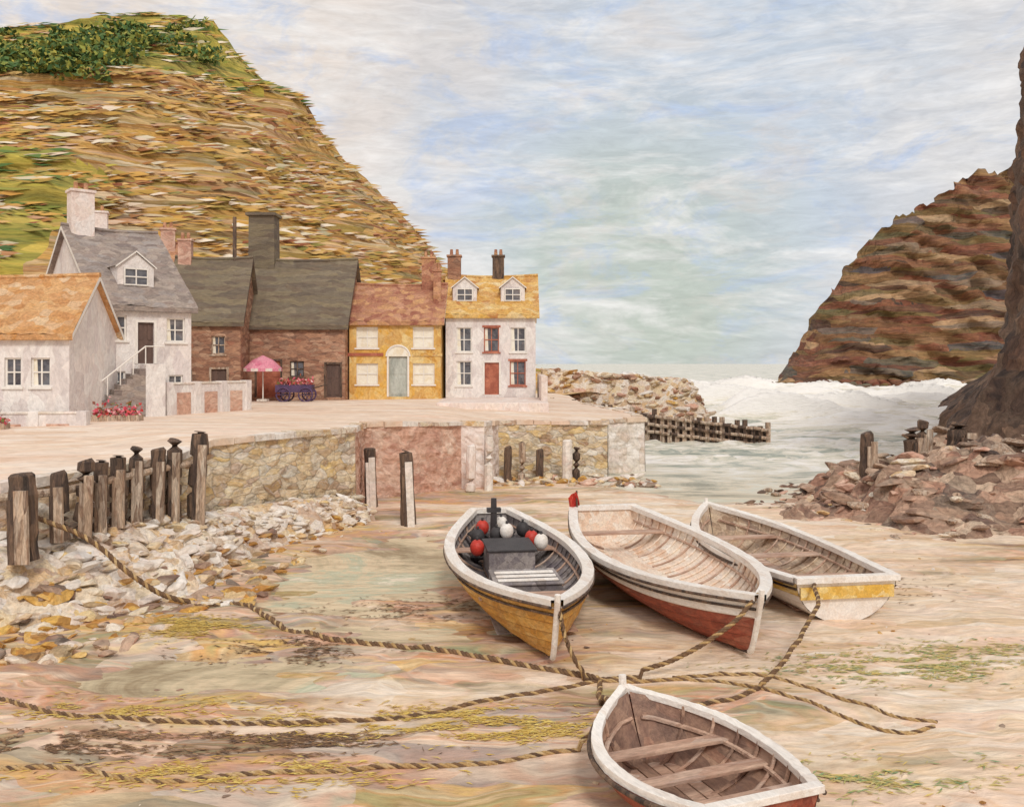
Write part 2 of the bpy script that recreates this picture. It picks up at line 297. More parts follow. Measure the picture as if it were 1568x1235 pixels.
# ---------------------------------------------------------------- sea + harbour bed
mb=MB()
X0,X1,Y0,Y1=-2,150,52,262
for q in [(-900,-60,1500,Y0),(-900,Y1,1500,4000),(-900,Y0,X0,Y1),(X1,Y0,1500,Y1)]:
    mb.face([(q[0],q[1],0),(q[2],q[1],0),(q[2],q[3],0),(q[0],q[3],0)],'water')
n1,n2=220,360; P=[]
for i in range(n1):
    for j in range(n2):
        x=X0+(X1-X0)*(i/(n1-1)); y=Y0+(Y1-Y0)*(j/(n2-1))**1.3
        fd=min(1,min(i,n1-1-i)/10,min(j,n2-1-j)/20)
        ph=y*.42+x*.18+7*nz(x*.04,y*.035); cr=max(0,math.sin(ph))**4
        z=fd*(1.7*cr*(.1+1.4*max(0,.35+1.5*nz(x*.08,y*.06,5)))*sstep(60,100,y)+.55*abs(fbm(x*.35,y*.45,2)))
        P.append((x,y,z))
mb.grid(P,n1,n2,'water'); mb.obj('sea',smooth=True)
def bed(x,y):
    wl=38+3*nz(x*.15,1)+ (6 if x<0 else 6-min(6,x*.75))+ (0 if x<12 else -(x-12)*.2)
    z=.12-1.6*sstep(wl,wl+14,y)
    z+=.07*fbm(x*.35,y*.5,2)+.025*fbm(x*1.5,y*2.6,6)
    def pool(cx,cy,rx,ry,a,d):
        nonlocal z
        dx,dy=x-cx,y-cy; u=dx*math.cos(a)+dy*math.sin(a); v=-dx*math.sin(a)+dy*math.cos(a)
        r=math.sqrt((u/rx)**2+(v/ry)**2)+.5*fbm(x*.45,y*1.1,3)
        z-=d*(1-sstep(.4,1.3,r))
    pool(-3.7,26.0,2.8,5.6,-.25,.24)
    pool(-5.8,17.6,3.4,1.7,.1,.14)
    pool(-1.8,19.9,2.6,.9,0,.15)
    z+= .9*sstep(18,30,x)*(1-sstep(44,60,y))
    return z
mb=MB(); ys=[-20+ (i/30)*26 for i in range(30)]+[6+i*.16 for i in range(250)]+[46+i*1.5 for i in range(16)]
xs=[-50+i*1.5 for i in range(24)]+[-14+i*.2 for i in range(170)]+[20+i*1.6 for i in range(26)]
pts=[(x,y,bed(x,y)) for x in xs for y in ys]
mb.grid(pts,len(xs),len(ys),'sand'); mb.obj('harbour_sand',smooth=True)
# ---------------------------------------------------------------- quay
E=[(-60,18,3.0),(-12.4,22.1,3.0),(-11.2,24.5,3.1),(-9.9,27,3.25),(-9.6,29.2,3.5),(-7.8,32.4,3.5),(-6.1,35.5,3.45),(-6.3,39,3.4),(-4.2,41,3.3),(-2.4,43,3.2),(-1.3,43.2,3.15),(-.7,46.5,3.0),(2,47.3,2.95),(5,48,2.9),(5.2,49.6,2.9),(7.3,50.4,2.9),(7.4,54,2.95),(5,66,3.1),(4.5,80,3.4)]
B=[(9,100,3),(-60,100,3.6),(-120,90,3.6),(-120,18,3)]
mid=[(-4.5,57,3.7),(-20,54,3.6),(-18,40,3.5),(-30,37,3.3)]
from mathutils.geometry import delaunay_2d_cdt
allp=E+B+mid
edges=[(i,(i+1)%(len(E)+len(B))) for i in range(len(E)+len(B))]
vs,es,fs,ov,oe,of=delaunay_2d_cdt([Vector((p[0],p[1])) for p in allp],edges,[],1,1e-5)
mb=MB(); zz={}
for i,v in enumerate(vs):
    k=min(allp,key=lambda p:(p[0]-v.x)**2+(p[1]-v.y)**2); zz[i]=k[2]
mb.mi('road'); mb.v=[(v.x,v.y,zz[i]) for i,v in enumerate(vs)]; mb.f=[tuple(f) for f in fs]; mb.m=[0]*len(fs); mb.obj('quay_road')
def wallstrip(mb,pts,k,zb=-1.2,amp=.1,top=.0):
    for (a,b) in zip(pts,pts[1:]):
        a=Vector(a);b=Vector(b); L=(b-a).length; n=max(2,int(L/.14)); nv=34; P=[]
        d=(b-a).normalized(); nrm=Vector((d.y,-d.x,0))
        for i in range(n+1):
            p=a.lerp(b,i/n)
            for j in range(nv):
                z=p.z+top+(zb-p.z)*j/(nv-1)
                e=0 if i in(0,n) else 1
                o=e*amp*fbm(p.x*2.2,p.y*2.2,z*3) + .04*j/(nv)*2
                P.append((p.x+nrm.x*o,p.y+nrm.y*o,z))
        mb.grid(P,n+1,nv,k)
EE=[(p[0],p[1],p[2]-.01) for p in E]
mb=MB(); wallstrip(mb,EE[:4],'rubble'); wallstrip(mb,EE[3:7],'quaywall')
wallstrip(mb,EE[6:10],'pinkwall'); wallstrip(mb,EE[9:12],'pinkwhite')
wallstrip(mb,EE[11:14],'quaywall'); wallstrip(mb,EE[13:17],'whitestone'); wallstrip(mb,EE[16:],'quaywall')
for a,b in zip(E[1:17],E[2:18]):
    a=Vector(a);b=Vector(b);L=(b-a).length;n=max(1,round(L/.9)); d=(b-a)/L; ang=math.atan2(d.y,d.x)
    for i in range(n):
        p=a.lerp(b,i/n); w=L/n-.03; T=Matrix.Translation(p)@Matrix.Rotation(ang+U(-.04,.04),4,'Z')@Matrix.Rotation(-math.asin(max(-1,min(1,d.z)))+U(-.025,.025),4,'Y')
        mb.box(0.015,-.1+U(-.08,.06),-.16,w,.42+U(-.12,.12),.06+U(-.05,.03),random.choice(['whitestone','rubble','road','rubble']),T)
mb.obj('harbour_wall')
# rocky apron on the left
mb=MB(); P=[]; top=[(-30,20,1.7),(-12.6,21.9,1.8),(-11.2,24.3,1.7),(-9.8,27.1,1.5),(-9.3,29.2,1.3),(-7.6,32.2,1.2),(-6.0,35.2,.9)]
bot=[(-30,17.5,-.2),(-13,18.6,-.2),(-9.6,20,-.2),(-7.7,23.2,-.2),(-7.6,28,-.2),(-6.2,31,-.2),(-5.0,34.2,-.2)]
na,nb=200,40
def along(t,s):
    s=s*(len(t)-1); i=min(int(s),len(t)-2); return Vector(t[i]).lerp(Vector(t[i+1]),s-i)
for i in range(na):
    for j in range(nb):
        a=along(top,i/(na-1)); b=along(bot,i/(na-1)); q=j/(nb-1); p=a.lerp(b,q); p.z+= (.25+.4*fbm(p.x*.9,p.y*.9,1)+.16*fbm(p.x*3,p.y*3,4))*math.sin(q*math.pi); P.append(p)
mb.grid(P,na,nb,'rubble')
for i in range(640):
    s=U(.1,1); q=R()**.8*1.05; a=along(top,s);b=along(bot,s); p=a.lerp(b,q); r=U(.08,.32)*(1 if s<.6 else .7)
    k=random.choice(['rubble','whitestone','whitestone','quaywall','rubble']) if q<.62 or R()<.3 else random.choice(['ochrerock','ochrerock','rubble','darkrock','whitestone'])
    mb.rock((p.x,p.y,p.z+.2*math.sin(min(1,q)*math.pi)+.03),(r*1.7,r*1.1,r*.55),k)
for i in range(220):
    s=U(.2,.7); a=along(bot,s); r=U(.06,.28); mb.rock((a.x+U(-.8,1.3),a.y+U(-1.8,.6),.1),(r*1.7,r,r*.5),random.choice(['rubble','ochrerock','darkrock','ochrerock']))
mb.obj('rubble_bank')
# ---------------------------------------------------------------- posts
def post(name,x,y,z0,z1,r,k='darkwood',lean=0,k2=None):
    mb=MB(); n=10; P=[]
    for i in range(n):
        q=i/(n-1); P.append((x+lean*q+.05*nz(q*3,x),y,z0+(z1-z0)*q))
    rs=[r*(1.05-.12*i/(n-1)+.14*nz(i*.7,x,y)) for i in range(n)]; rs.append(r*.7); P.append((P[-1][0]+U(-.03,.03),y,z1+.06))
    mb.tube(P,rs,k,n=9)
    if k2:
        T=Matrix.Translation((x+lean*.4+r*.25,y-r*1.12,0))@Matrix.Rotation(lean*.3,4,'Y'); mb.box(-r*.1,-.06,z0,r*.85,.03,z1-.3,k2,T); mb.box(-r*.6,-.05,z0,-r*.14,.02,z1-.5,k2 if R()<.4 else k,T)
    return mb.obj(name)
for x,y,z0,z1,r in [(-11.3,21.2,1.4,3.4,.32),(-11.15,22.6,1.6,3.3,.22),(-10.9,23.2,1.6,3.4,.22),(-10.75,23.9,1.6,3.42,.2),(-10.6,24.6,1.6,3.5,.22),(-10.4,25.3,1.5,3.55,.2),(-10.1,26.0,1.5,3.6,.22),(-9.85,26.6,1.4,3.75,.22),(-9.35,27.0,1.2,4.0,.26)]:
    post('mooring_post',x,y,z0,z1+U(-.12,.08),r,'darkwood',U(-.12,.12),'timber')
mb=MB(); mb.tube([(-12.6,21.75,2.75),(-11.2,22.75,2.8),(-10.1,26.1,2.95),(-9.3,27.1,3.05)],.1,'timber'); mb.obj('timber_rail')
post('mooring_post',-5.75,37.4,-.3,2.45,.26,'darkwood',-.1,'whitestone'); post('mooring_post',-3.75,33.4,-.3,2.7,.27,'darkwood',-.15,'whitestone')
post('mooring_post',2.75,45.5,-.8,2.1,.27,'whitestone',.0); post('mooring_post',-1.9,41.6,-.4,2.2,.24,'pinkwhite',.05); post('mooring_post',-1.1,42.2,-.4,2.6,.2,'whitestone',.05)
post('mooring_post',3.2,45.9,-.8,1.7,.2,'darkwood',.05); post('mooring_post',-.2,45.2,-.8,1.8,.2,'darkwood'); post('mooring_post',.5,45.6,-.8,2.0,.18,'timber'); post('mooring_post',1.4,45.9,-.8,1.6,.2,'darkwood')
for x,y,z0,z1,r in [(14.9,38.5,.8,3.0,.28),(16.6,38,1.2,3.2,.33),(17.3,38.6,1.2,3.5,.25),(18.6,38.2,1.4,3.4,.45)]:
    post('mooring_post',x,y,z0,z1,r,'darkwood',U(-.1,.1),'timber')
mb=MB()
for i in range(110):
    r=U(.1,.35); mb.rock((U(-1,7),U(43.5,46.8),U(-.1,.25)),(r*1.8,r,r*.6),random.choice(['rubble','darkrock','whitestone','quaywall','pinkwall','ochrerock']))
mb.obj('slipway_rubble')
# ---------------------------------------------------------------- groyne + breakwater
mb=MB(); a=Vector((2.5,69,3.2)); b=Vector((18.6,66.5,1.35)); n=30
for i in range(n+1):
    p=a.lerp(b,i/n); h=p.z+U(-.15,.3); mb.box(p.x-.16,p.y-.2,-1.5,p.x+.16,p.y+.1,h,'darkwood' if R()<.6 else 'timber')
for k,(dz,yy) in enumerate([(-.25,-.34),(-.85,-.32),(-1.4,-.3)]):
    for i in range(n):
        p=a.lerp(b,i/n); q=a.lerp(b,(i+1)/n)
        if p.z+dz<-.1: continue
        mb.tube([(p.x,p.y+yy,p.z+dz+U(-.05,.05)),(q.x-.04,q.y+yy,q.z+dz+U(-.05,.05))],.13,random.choice(['timber','darkwood','timber']),n=6)
for i in range(n):
    p=a.lerp(b,i/n); q=a.lerp(b,(i+1)/n); mb.face([(p.x,p.y-.02,-1),(q.x,q.y-.02,-1),(q.x,q.y-.02,q.z-.15),(p.x,p.y-.02,p.z-.15)],'darkwood')
mb.obj('timber_groyne')
mb=MB(); na,nb=80,24; P=[]
def bw(s): return 2.6+14.5*s,80-5*s,5.3-1.0*s-4.6*sstep(.78,1,s)
for i in range(na):
    s=i/(na-1); cx,cy,H=bw(s)
    for j in range(nb):
        q=j/(nb-1); y=cy+(q-.5)*9; z=-.8+(H+.8)*min(1,(1-abs(q-.5)*2)*1.9); z+=.35*fbm(cx*.8,y*.8,z); P.append((cx,y,z))
mb.grid(P,na,nb,'rubble')
for i in range(420):
    s=R()*.95; cx,cy,H=bw(s); q=R(); y=cy-4.5+q*4; z=-.8+(H+.8)*min(1,q*4/4.5*1.9); r=U(.12,.45)
    mb.rock((cx,y,max(z,0)),(r*1.8,r,r*.6),random.choice(['rubble','pinkwall','quaywall','rubble','whitestone','ochrerock','brick']))
mb.obj('stone_breakwater')
# ---------------------------------------------------------------- right rocks
def rk(x,y):
    dx=(x-20.5)/11; dy=(y-37.5)/9.5
    r=math.sqrt(dx*dx+dy*dy)+.25*fbm(x*.22,y*.3,5)
    h=3.0*(1-sstep(.1,1.05,r))
    return -.35+h+ (.6*fbm(x*.5,y*.6,2)+.25*fbm(x*1.6,y*1.8,7))*(h>.1)*min(1,h)
mb=MB(); n1,n2=200,150
P=[(9+24*i/(n1-1),25+28*j/(n2-1),0) for i in range(n1) for j in range(n2)]; P=[(x,y,rk(x,y)) for x,y,_ in P]
mb.grid(P,n1,n2,'darkrock')
c=0
while c<620:
    x=U(9.5,30);y=U(26,47);z=rk(x,y)
    if z<-.2: continue
    c+=1; r=U(.08,.5)*(1 if z>.4 else .5); mb.rock((x,y,max(z,.0)+.02),(r*2,r*1.1,r*.55),random.choice(['darkrock','darkrock','cliff','timber','pinkwall','darkrock','rubble']))
mb.obj('rocky_outcrop')
# ---------------------------------------------------------------- buildings
def building(name,loc,th,w,d,eave,ridge,wall,roof,wins=[],doors=[],dorm=[],chim=[],gable=True,sidewall=None,framek='frame'):
    e=empty(name,loc,(0,0,th)); mb=MB(); sw=sidewall or wall
    ops=[(o[0],o[1],o[0]+o[2],o[1]+o[3]) for o in wins+doors]
    xs=sorted(set([0,w]+[v for o in ops for v in(o[0],o[2])])); zs=sorted(set([-.8,eave]+[v for o in ops for v in(o[1],o[3])]))
    for x0,x1 in zip(xs,xs[1:]):
        for z0,z1 in zip(zs,zs[1:]):
            cx,cz=(x0+x1)/2,(z0+z1)/2
            if any(o[0]<cx<o[2] and o[1]<cz<o[3] for o in ops): continue
            mb.face([(x0,0,z0),(x1,0,z0),(x1,0,z1),(x0,0,z1)],wall)
    for o in ops:
        x0,z0,x1,z1=o; D=.2
        mb.face([(x0,0,z0),(x0,D,z0),(x0,D,z1),(x0,0,z1)],wall); mb.face([(x1,0,z0),(x1,D,z0),(x1,D,z1),(x1,0,z1)],wall)
        mb.face([(x0,0,z1),(x1,0,z1),(x1,D,z1),(x0,D,z1)],wall); mb.face([(x0,0,z0),(x1,0,z0),(x1,D,z0),(x0,D,z0)],wall)
    for x in(0,w): mb.face([(x,0,-.8),(x,d,-.8),(x,d,eave),(x,d/2,ridge),(x,0,eave)],sw)
    mb.face([(0,d,-.8),(w,d,-.8),(w,d,eave),(0,d,eave)],wall)
    mb.obj('walls',e,recalc=False)
    mb=MB(); ov=.25; sl=(ridge-eave)/(d/2); th_=.14
    nx,ny=max(8,int(w/.28)),max(8,int(d/.5))
    def sag(x,q): return -.13*math.sin(math.pi*(x+ov)/(w+2*ov))*q
    for side in(0,1):
        P=[]
        for i in range(nx+1):
            x=-ov+(w+2*ov)*i/nx
            for j in range(ny+1):
                q=j/ny; y=-ov+(d/2+ov)*q; z=eave+sl*y+th_+.035*((i%2)*2-1)*.6+.08*nz(x*.9,y*1.4,w)+(.03 if j%2 else 0)+sag(x,q)
                P.append((x,(y if side==0 else d-y)-(.08*nz(x*2,1,w) if j==0 else 0),z))
        mb.grid(P,nx+1,ny+1,roof)
        y0,y1=(-ov,d/2) if side==0 else (d+ov,d/2)
        z0=eave-sl*ov
        mb.face([(-ov,y0,z0-.12),(w+ov,y0,z0-.12),(w+ov,y1,ridge-.14),(-ov,y1,ridge-.14)],roof)
        mb.face([(-ov,y0,z0-.1),(w+ov,y0,z0-.1),(w+ov,y0,z0+th_),(-ov,y0,z0+th_)],roof)
        for x in(-ov,w+ov): mb.face([(x,y0,z0-.1),(x,y1,ridge-.1),(x,y1,ridge+th_),(x,y0,z0+th_)],framek if wall!='brick' else 'darkwood')
    mb.tube([(-ov+(w+2*ov)*i/8,d/2,ridge+th_+.02+sag(-ov+(w+2*ov)*i/8,1)) for i in range(9)],.12,roof,n=6)
    mb.obj('roof',e,recalc=False)
    mb=MB()
    def win(x,z,ww,h,glass='glass',fk=framek,y=0.12):
        mb.face([(x,y+.04,z),(x+ww,y+.04,z),(x+ww,y+.04,z+h),(x,y+.04,z+h)],glass)
        t=.07
        mb.box(x,y-.02,z,x+t,y+.035,z+h,fk); mb.box(x+ww-t,y-.02,z,x+ww,y+.035,z+h,fk)
        mb.box(x+t,y-.02,z+h-t,x+ww-t,y+.035,z+h,fk); mb.box(x+t,y-.02,z,x+ww-t,y+.035,z+t,fk)
        mb.box(x+ww/2-.03,y-.01,z+t,x+ww/2+.03,y+.034,z+h-t,fk); mb.box(x+t,y-.015,z+h/2-.03,x+ww-t,y+.033,z+h/2+.03,fk)
    for o in wins:
        g=o[4] if len(o)>4 else 'glass'; fk=o[5] if len(o)>5 else framek
        win(o[0],o[1],o[2],o[3],g,fk); mb.box(o[0]-.1,-.09,o[1]-.1,o[0]+o[2]+.1,.1,o[1]-.003,fk)
        if g=='glass' and o[2]>.7:
            mb.face([(o[0]+.07,.15,o[1]+.07),(o[0]+o[2]*.3,.15,o[1]+.07),(o[0]+o[2]*.24,.15,o[1]+o[3]-.07),(o[0]+.07,.15,o[1]+o[3]-.07)],'glass_light')
        if fk!=framek:
            mb.box(o[0]-.1,-.03,o[1]+o[3]+.003,o[0]+o[2]+.1,.05,o[1]+o[3]+.14,fk)
    if wins: mb.obj('windows',e)
    mb=MB()
    for o in doors:
        k=o[4] if len(o)>4 else 'door'
        mb.box(o[0],.1,o[1],o[0]+o[2],.17,o[1]+o[3],k)
        for a in range(2):
            for b in range(2): mb.box(o[0]+.1+a*(o[2]/2),.07,o[1]+.15+b*o[3]/2,o[0]+o[2]/2-.06+a*(o[2]/2)-.04,.098,o[1]+o[3]/2-.1+b*o[3]/2,k)
        mb.box(o[0]-.12,-.05,o[1],o[0]-.002,.06,o[1]+o[3]+.12,framek); mb.box(o[0]+o[2]+.002,-.05,o[1],o[0]+o[2]+.12,.06,o[1]+o[3]+.12,framek); mb.box(o[0]+.0,-.05,o[1]+o[3]+.002,o[0]+o[2],.06,o[1]+o[3]+.12,framek)
    if doors: mb.obj('door',e)
    for i,(x,y,ww,h) in enumerate(dorm):
        mb=MB(); zb=eave+sl*y; zt=zb+h; yb=(zt-eave)/sl; yr=min(d/2,(zt+ww*.4-eave)/sl)
        mb.face([(x,y,zb-.1),(x+ww,y,zb-.1),(x+ww,y,zt),(x+ww/2,y,zt+ww*.4),(x,y,zt)],framek if wall=='brick' else wall)
        for xx in(x,x+ww): mb.face([(xx,y,zb-.1),(xx,yb,zt),(xx,y,zt)],wall)
        for s,xa in((0,x-.12),(1,x+ww+.12)):
            mb.face([(xa,y-.12,zt-.02),(x+ww/2,y-.12,zt+ww*.4+.08),(x+ww/2,yr,zt+ww*.4+.08),(xa,yb,zt-.02)],roof)
            mb.face([(xa,y-.12,zt-.1),(x+ww/2,y-.12,zt+ww*.4),(x+ww/2,y-.12,zt+ww*.4+.08),(xa,y-.12,zt-.02)],framek)
        win(x+ww*.16,zb+.12,ww*.68,h-.2,'glass',framek,y-.06)
        mb.obj('dormer',e,recalc=False)
    for (x,y,ww,zt,k) in chim:
        mb=MB(); mb.box(x,y,eave,x+ww,y+ww*.8,zt,k); mb.box(x-.07,y-.07,zt+.002,x+ww+.07,y+ww*.8+.07,zt+.14,k)
        for q in(.28,.72): mb.tube([(x+ww*q,y+ww*.4,zt+.14),(x+ww*q,y+ww*.4,zt+.55)],[.13,.1],'redroof',n=8)
        mb.obj('chimney',e,bevel=.02)
    return e
rad=math.radians
building('cottage',(-30,38,3.4),0,11.6,4.6,3.9,6.3,'white','orangeroof',
  wins=[(7.6,.9,.9,1.4),(8.9,1.6,.7,1.2),(10.0,1.6,.8,1.2),(7.7,2.9,.8,.8),(5.4,1.2,.9,1.3)],doors=[(6.6,0,.85,2.0,'redframe')],chim=[(1,2,.8,7.6,'pinkwhite')])
w2=building('white_house',(-19,42,3.6),rad(40),4.3,11,5.1,9.2,'white','slate',
  wins=[(.45,3.45,.8,1.15),(3.1,3.4,.9,1.15),(.5,1.0,.7,1.0),(3.2,.7,.7,1.1)],doors=[(1.75,2.35,.75,1.95,'darkdoor')],dorm=[(1.2,1.2,1.7,1.05)],chim=[(.1,4.9,1.1,11.0,'pinkwhite')])
mb=MB()
for i in range(10):
    mb.box(1.75-.28*i-.28,-1.15,-.3,1.75-.28*i,-.02,2.35-.235*(i+1),'slate')
mb.box(1.75,-1.15,-.3,2.65,-.02,2.33,'white')
for i in range(0,11,2): mb.box(1.75-.28*i-.02,-1.14,2.3-.235*i,1.75-.28*i+.02,-1.1,3.15-.235*i,'frame')
mb.tube([(2.6,-1.12,3.15),(1.75,-1.12,3.15),(-1.05,-1.12,.85)],.035,'frame',n=6)
o=mb.obj('steps',w2)
building('pink_cottage',(-26.5,56,4),rad(20),6,6,6.2,9.8,'pinkwhite','redroof',chim=[(.2,2.5,1.2,11.6,'pinkwhite'),(4.6,2.5,.9,10.7,'pinkwall')])
building('stone_house',(-20.6,54.5,3.6),rad(6),4.3,6,5.0,8.9,'brick','barnroof',wins=[(.6,2.9,.8,1.1),(2.6,2.9,.8,1.1),(.7,.8,.8,1.2)],doors=[(2.6,0,.9,2,'darkdoor')],chim=[(.0,2.6,.8,10,'pinkwall')],framek='timber')
bn=building('brick_barn',(-17.3,58,3.8),0,6.7,7,4.7,9.0,'brick','barnroof',wins=[(3.2,1.3,.9,1.0)],doors=[(5.5,0,.9,2.1,'darkdoor'),(1.1,0,1.5,2.3,'redframe')],chim=[],framek='darkwood')
mb=MB(); mb.box(-.35,2.9,0,1.5,4.5,12.0,'barnroof',taper=.08); mb.box(-.45,2.8,12.002,1.55,4.6,12.2,'barnroof'); mb.obj('chimney',bn,bevel=.02)
mb=MB(); mb.tube([(-.25,-.15,-.5),(-.25,-.15,11.4)],[.16,.12],'darkwood',n=8); mb.obj('drain_pole',bn)
oh=building('ochre_house',(-10.5,59,3.8),0,5.9,6.5,4.9,7.4,'ochre','redroof',
  wins=[(.45,3.15,1.4,1.35,'glass_light'),(4.1,3.15,1.35,1.35,'glass_light'),(.45,.8,1.4,1.35,'glass_light'),(4.1,.8,1.4,1.35,'glass_light')],doors=[(2.55,0,1.2,2.6,'door')],chim=[(4.4,2.7,.9,9.2,'redroof'),(5.3,1.4,.5,8.2,'redroof')])
mb=MB(); 
P=[(3.15+.75*math.cos(a),-.06,2.6+.7*math.sin(a)) for a in [math.pi*i/10 for i in range(11)]]; mb.face(P,'glass_light'); mb.tube(P,.07,'frame',n=6)
mb.box(-.1,-.07,2.62,2.2,-.002,2.82,'redframe'); mb.box(4.05,-.07,2.62,6.0,-.002,2.82,'ochreroof'); mb.obj('arch_trim',oh)
wh=building('harbour_front_house',(-4.35,60,3.9),0,5.9,7,5.3,8.0,'white','ochreroof',
  wins=[(.7,2.8,1.0,1.6,'glass','frame'),(2.5,2.8,1.0,1.6,'glass','redframe'),(4.25,2.8,1.0,1.6,'glass','frame'),(.7,.6,1.0,1.6,'glass','frame'),(4.2,.6,1.05,1.6,'glass','redframe')],
  doors=[(2.55,0,.95,2.1,'redframe')],dorm=[(.4,1.0,1.6,1.05),(3.6,1.0,1.6,1.05)],chim=[(-.1,3.1,.9,9.4,'brick'),(3.0,3.2,.8,9.4,'darkwood')])
mb=MB(); mb.box(-4.3,52,3.0,2.1,59.7,3.72,'pinkwhite'); mb.box(1.75,55,3.3,2.15,63,5.2,'pinkwhite'); mb.obj('terrace_wall',bevel=.04)
def lowwall(name,a,b,z,h,t,k):
    mb=MB(); a=Vector(a);b=Vector(b);L=(b-a).length; T=Matrix.Translation((a.x,a.y,z))@Matrix.Rotation(math.atan2(b.y-a.y,b.x-a.x),4,'Z'); n=int(L/1.6)
    mb.box(0,0,-.4,L,t,h,k,T)
    for i in range(n+1):
        x=i*L/n; mb.box(x-.2,-.07,-.4,x+.2,t+.07,h+.12,k,T)
    for i in range(n): mb.box((i+.5)*L/n-.45,-.03,-.2,(i+.5)*L/n+.45,-.003,h-.4,'pinkwall',T)
    mb.box(-.1,-.05,h+.004,L+.1,t+.05,h+.1,'whitestone',T)
    mb.obj(name,bevel=.03)
lowwall('garden_wall',(-16.3,43.5),(-14.0,48.5),3.45,1.5,.3,'white')
lowwall('garden_wall',(-27,36.5),(-17.6,37.4),3.3,.6,.3,'white')
# ---------------------------------------------------------------- flowers
def flowers(name,c,rx,ry,n,h):
    mb=MB()
    mb.box(c[0]-rx,c[1]-ry,c[2],c[0]+rx,c[1]+ry,c[2]+.3,'timber')
    for i in range(n):
        q=(c[0]+U(-rx,rx),c[1]+U(-ry,ry)-.05,c[2]+.25+abs(random.gauss(0,h*.5))); leafquad(mb,q,U(.05,.13),'flower')
    mb.obj(name,recalc=False)
flowers('flower_planter',(-17.0,39.4,3.45),1.0,.3,300,.5); flowers('flower_planter',(-20.6,36.2,3.3),.6,.25,150,.4)
# ---------------------------------------------------------------- parasol, cart
pe=empty('parasol',(-15.2,55.8,3.65)); mb=MB(); mb.tube([(0,0,0),(0,0,2.75)],.04,'frame'); mb.box(-.3,-.3,0,.3,.3,.12,'whitestone'); mb.obj('pole',pe)
mb=MB(); n=16; apex=(0,0,2.8)
for i in range(n):
    a0,a1=2*math.pi*i/n,2*math.pi*(i+1)/n; r0=1.15*(1 if i%2 else .96); r1=1.15*(1 if (i+1)%2 else .96)
    p0=(r0*math.cos(a0),r0*math.sin(a0),2.0);p1=(r1*math.cos(a1),r1*math.sin(a1),2.0); m0=(r0*.55*math.cos(a0),r0*.55*math.sin(a0),2.5);m1=(r1*.55*math.cos(a1),r1*.55*math.sin(a1),2.5)
    mb.face([p0,p1,m1,m0],'pink'); mb.face([m0,m1,apex],'pink'); mb.face([(p0[0],p0[1],1.82),(p1[0],p1[1],1.82),p1,p0],'pinkwhite' if i%2 else 'pink')
mb.obj('canopy',pe)
ce=empty('flower_cart',(-13.2,55.6,3.65)); mb=MB(); mb.box(-1.1,-.45,.55,1.1,.45,1.0,'purple'); mb.tube([(1.1,0,.8),(1.9,0,1.0)],.04,'darkwood'); mb.obj('bed',ce,bevel=.04)
mb=MB()
for x in(-.6,.75):
    for y in(-.5,.5):
        P=[(x+.42*math.cos(a),y,.42+.42*math.sin(a)) for a in [2*math.pi*i/18 for i in range(19)]]; mb.tube(P,.05,'purple',n=6,cap=False)
        for a in range(6): an=a*math.pi/3; mb.tube([(x,y,.42),(x+.4*math.cos(an),y,.42+.4*math.sin(an))],.025,'purple',n=5)
    mb.tube([(x,-.55,.42),(x,.55,.42)],.05,'black',n=6)
mb.obj('wheels',ce)
mb=MB()
for i in range(250): leafquad(mb,(U(-1.1,1.1),U(-.45,.45),1.0+abs(random.gauss(0,.18))),U(.05,.14),'flower')
mb.obj('flowers',ce,recalc=False)
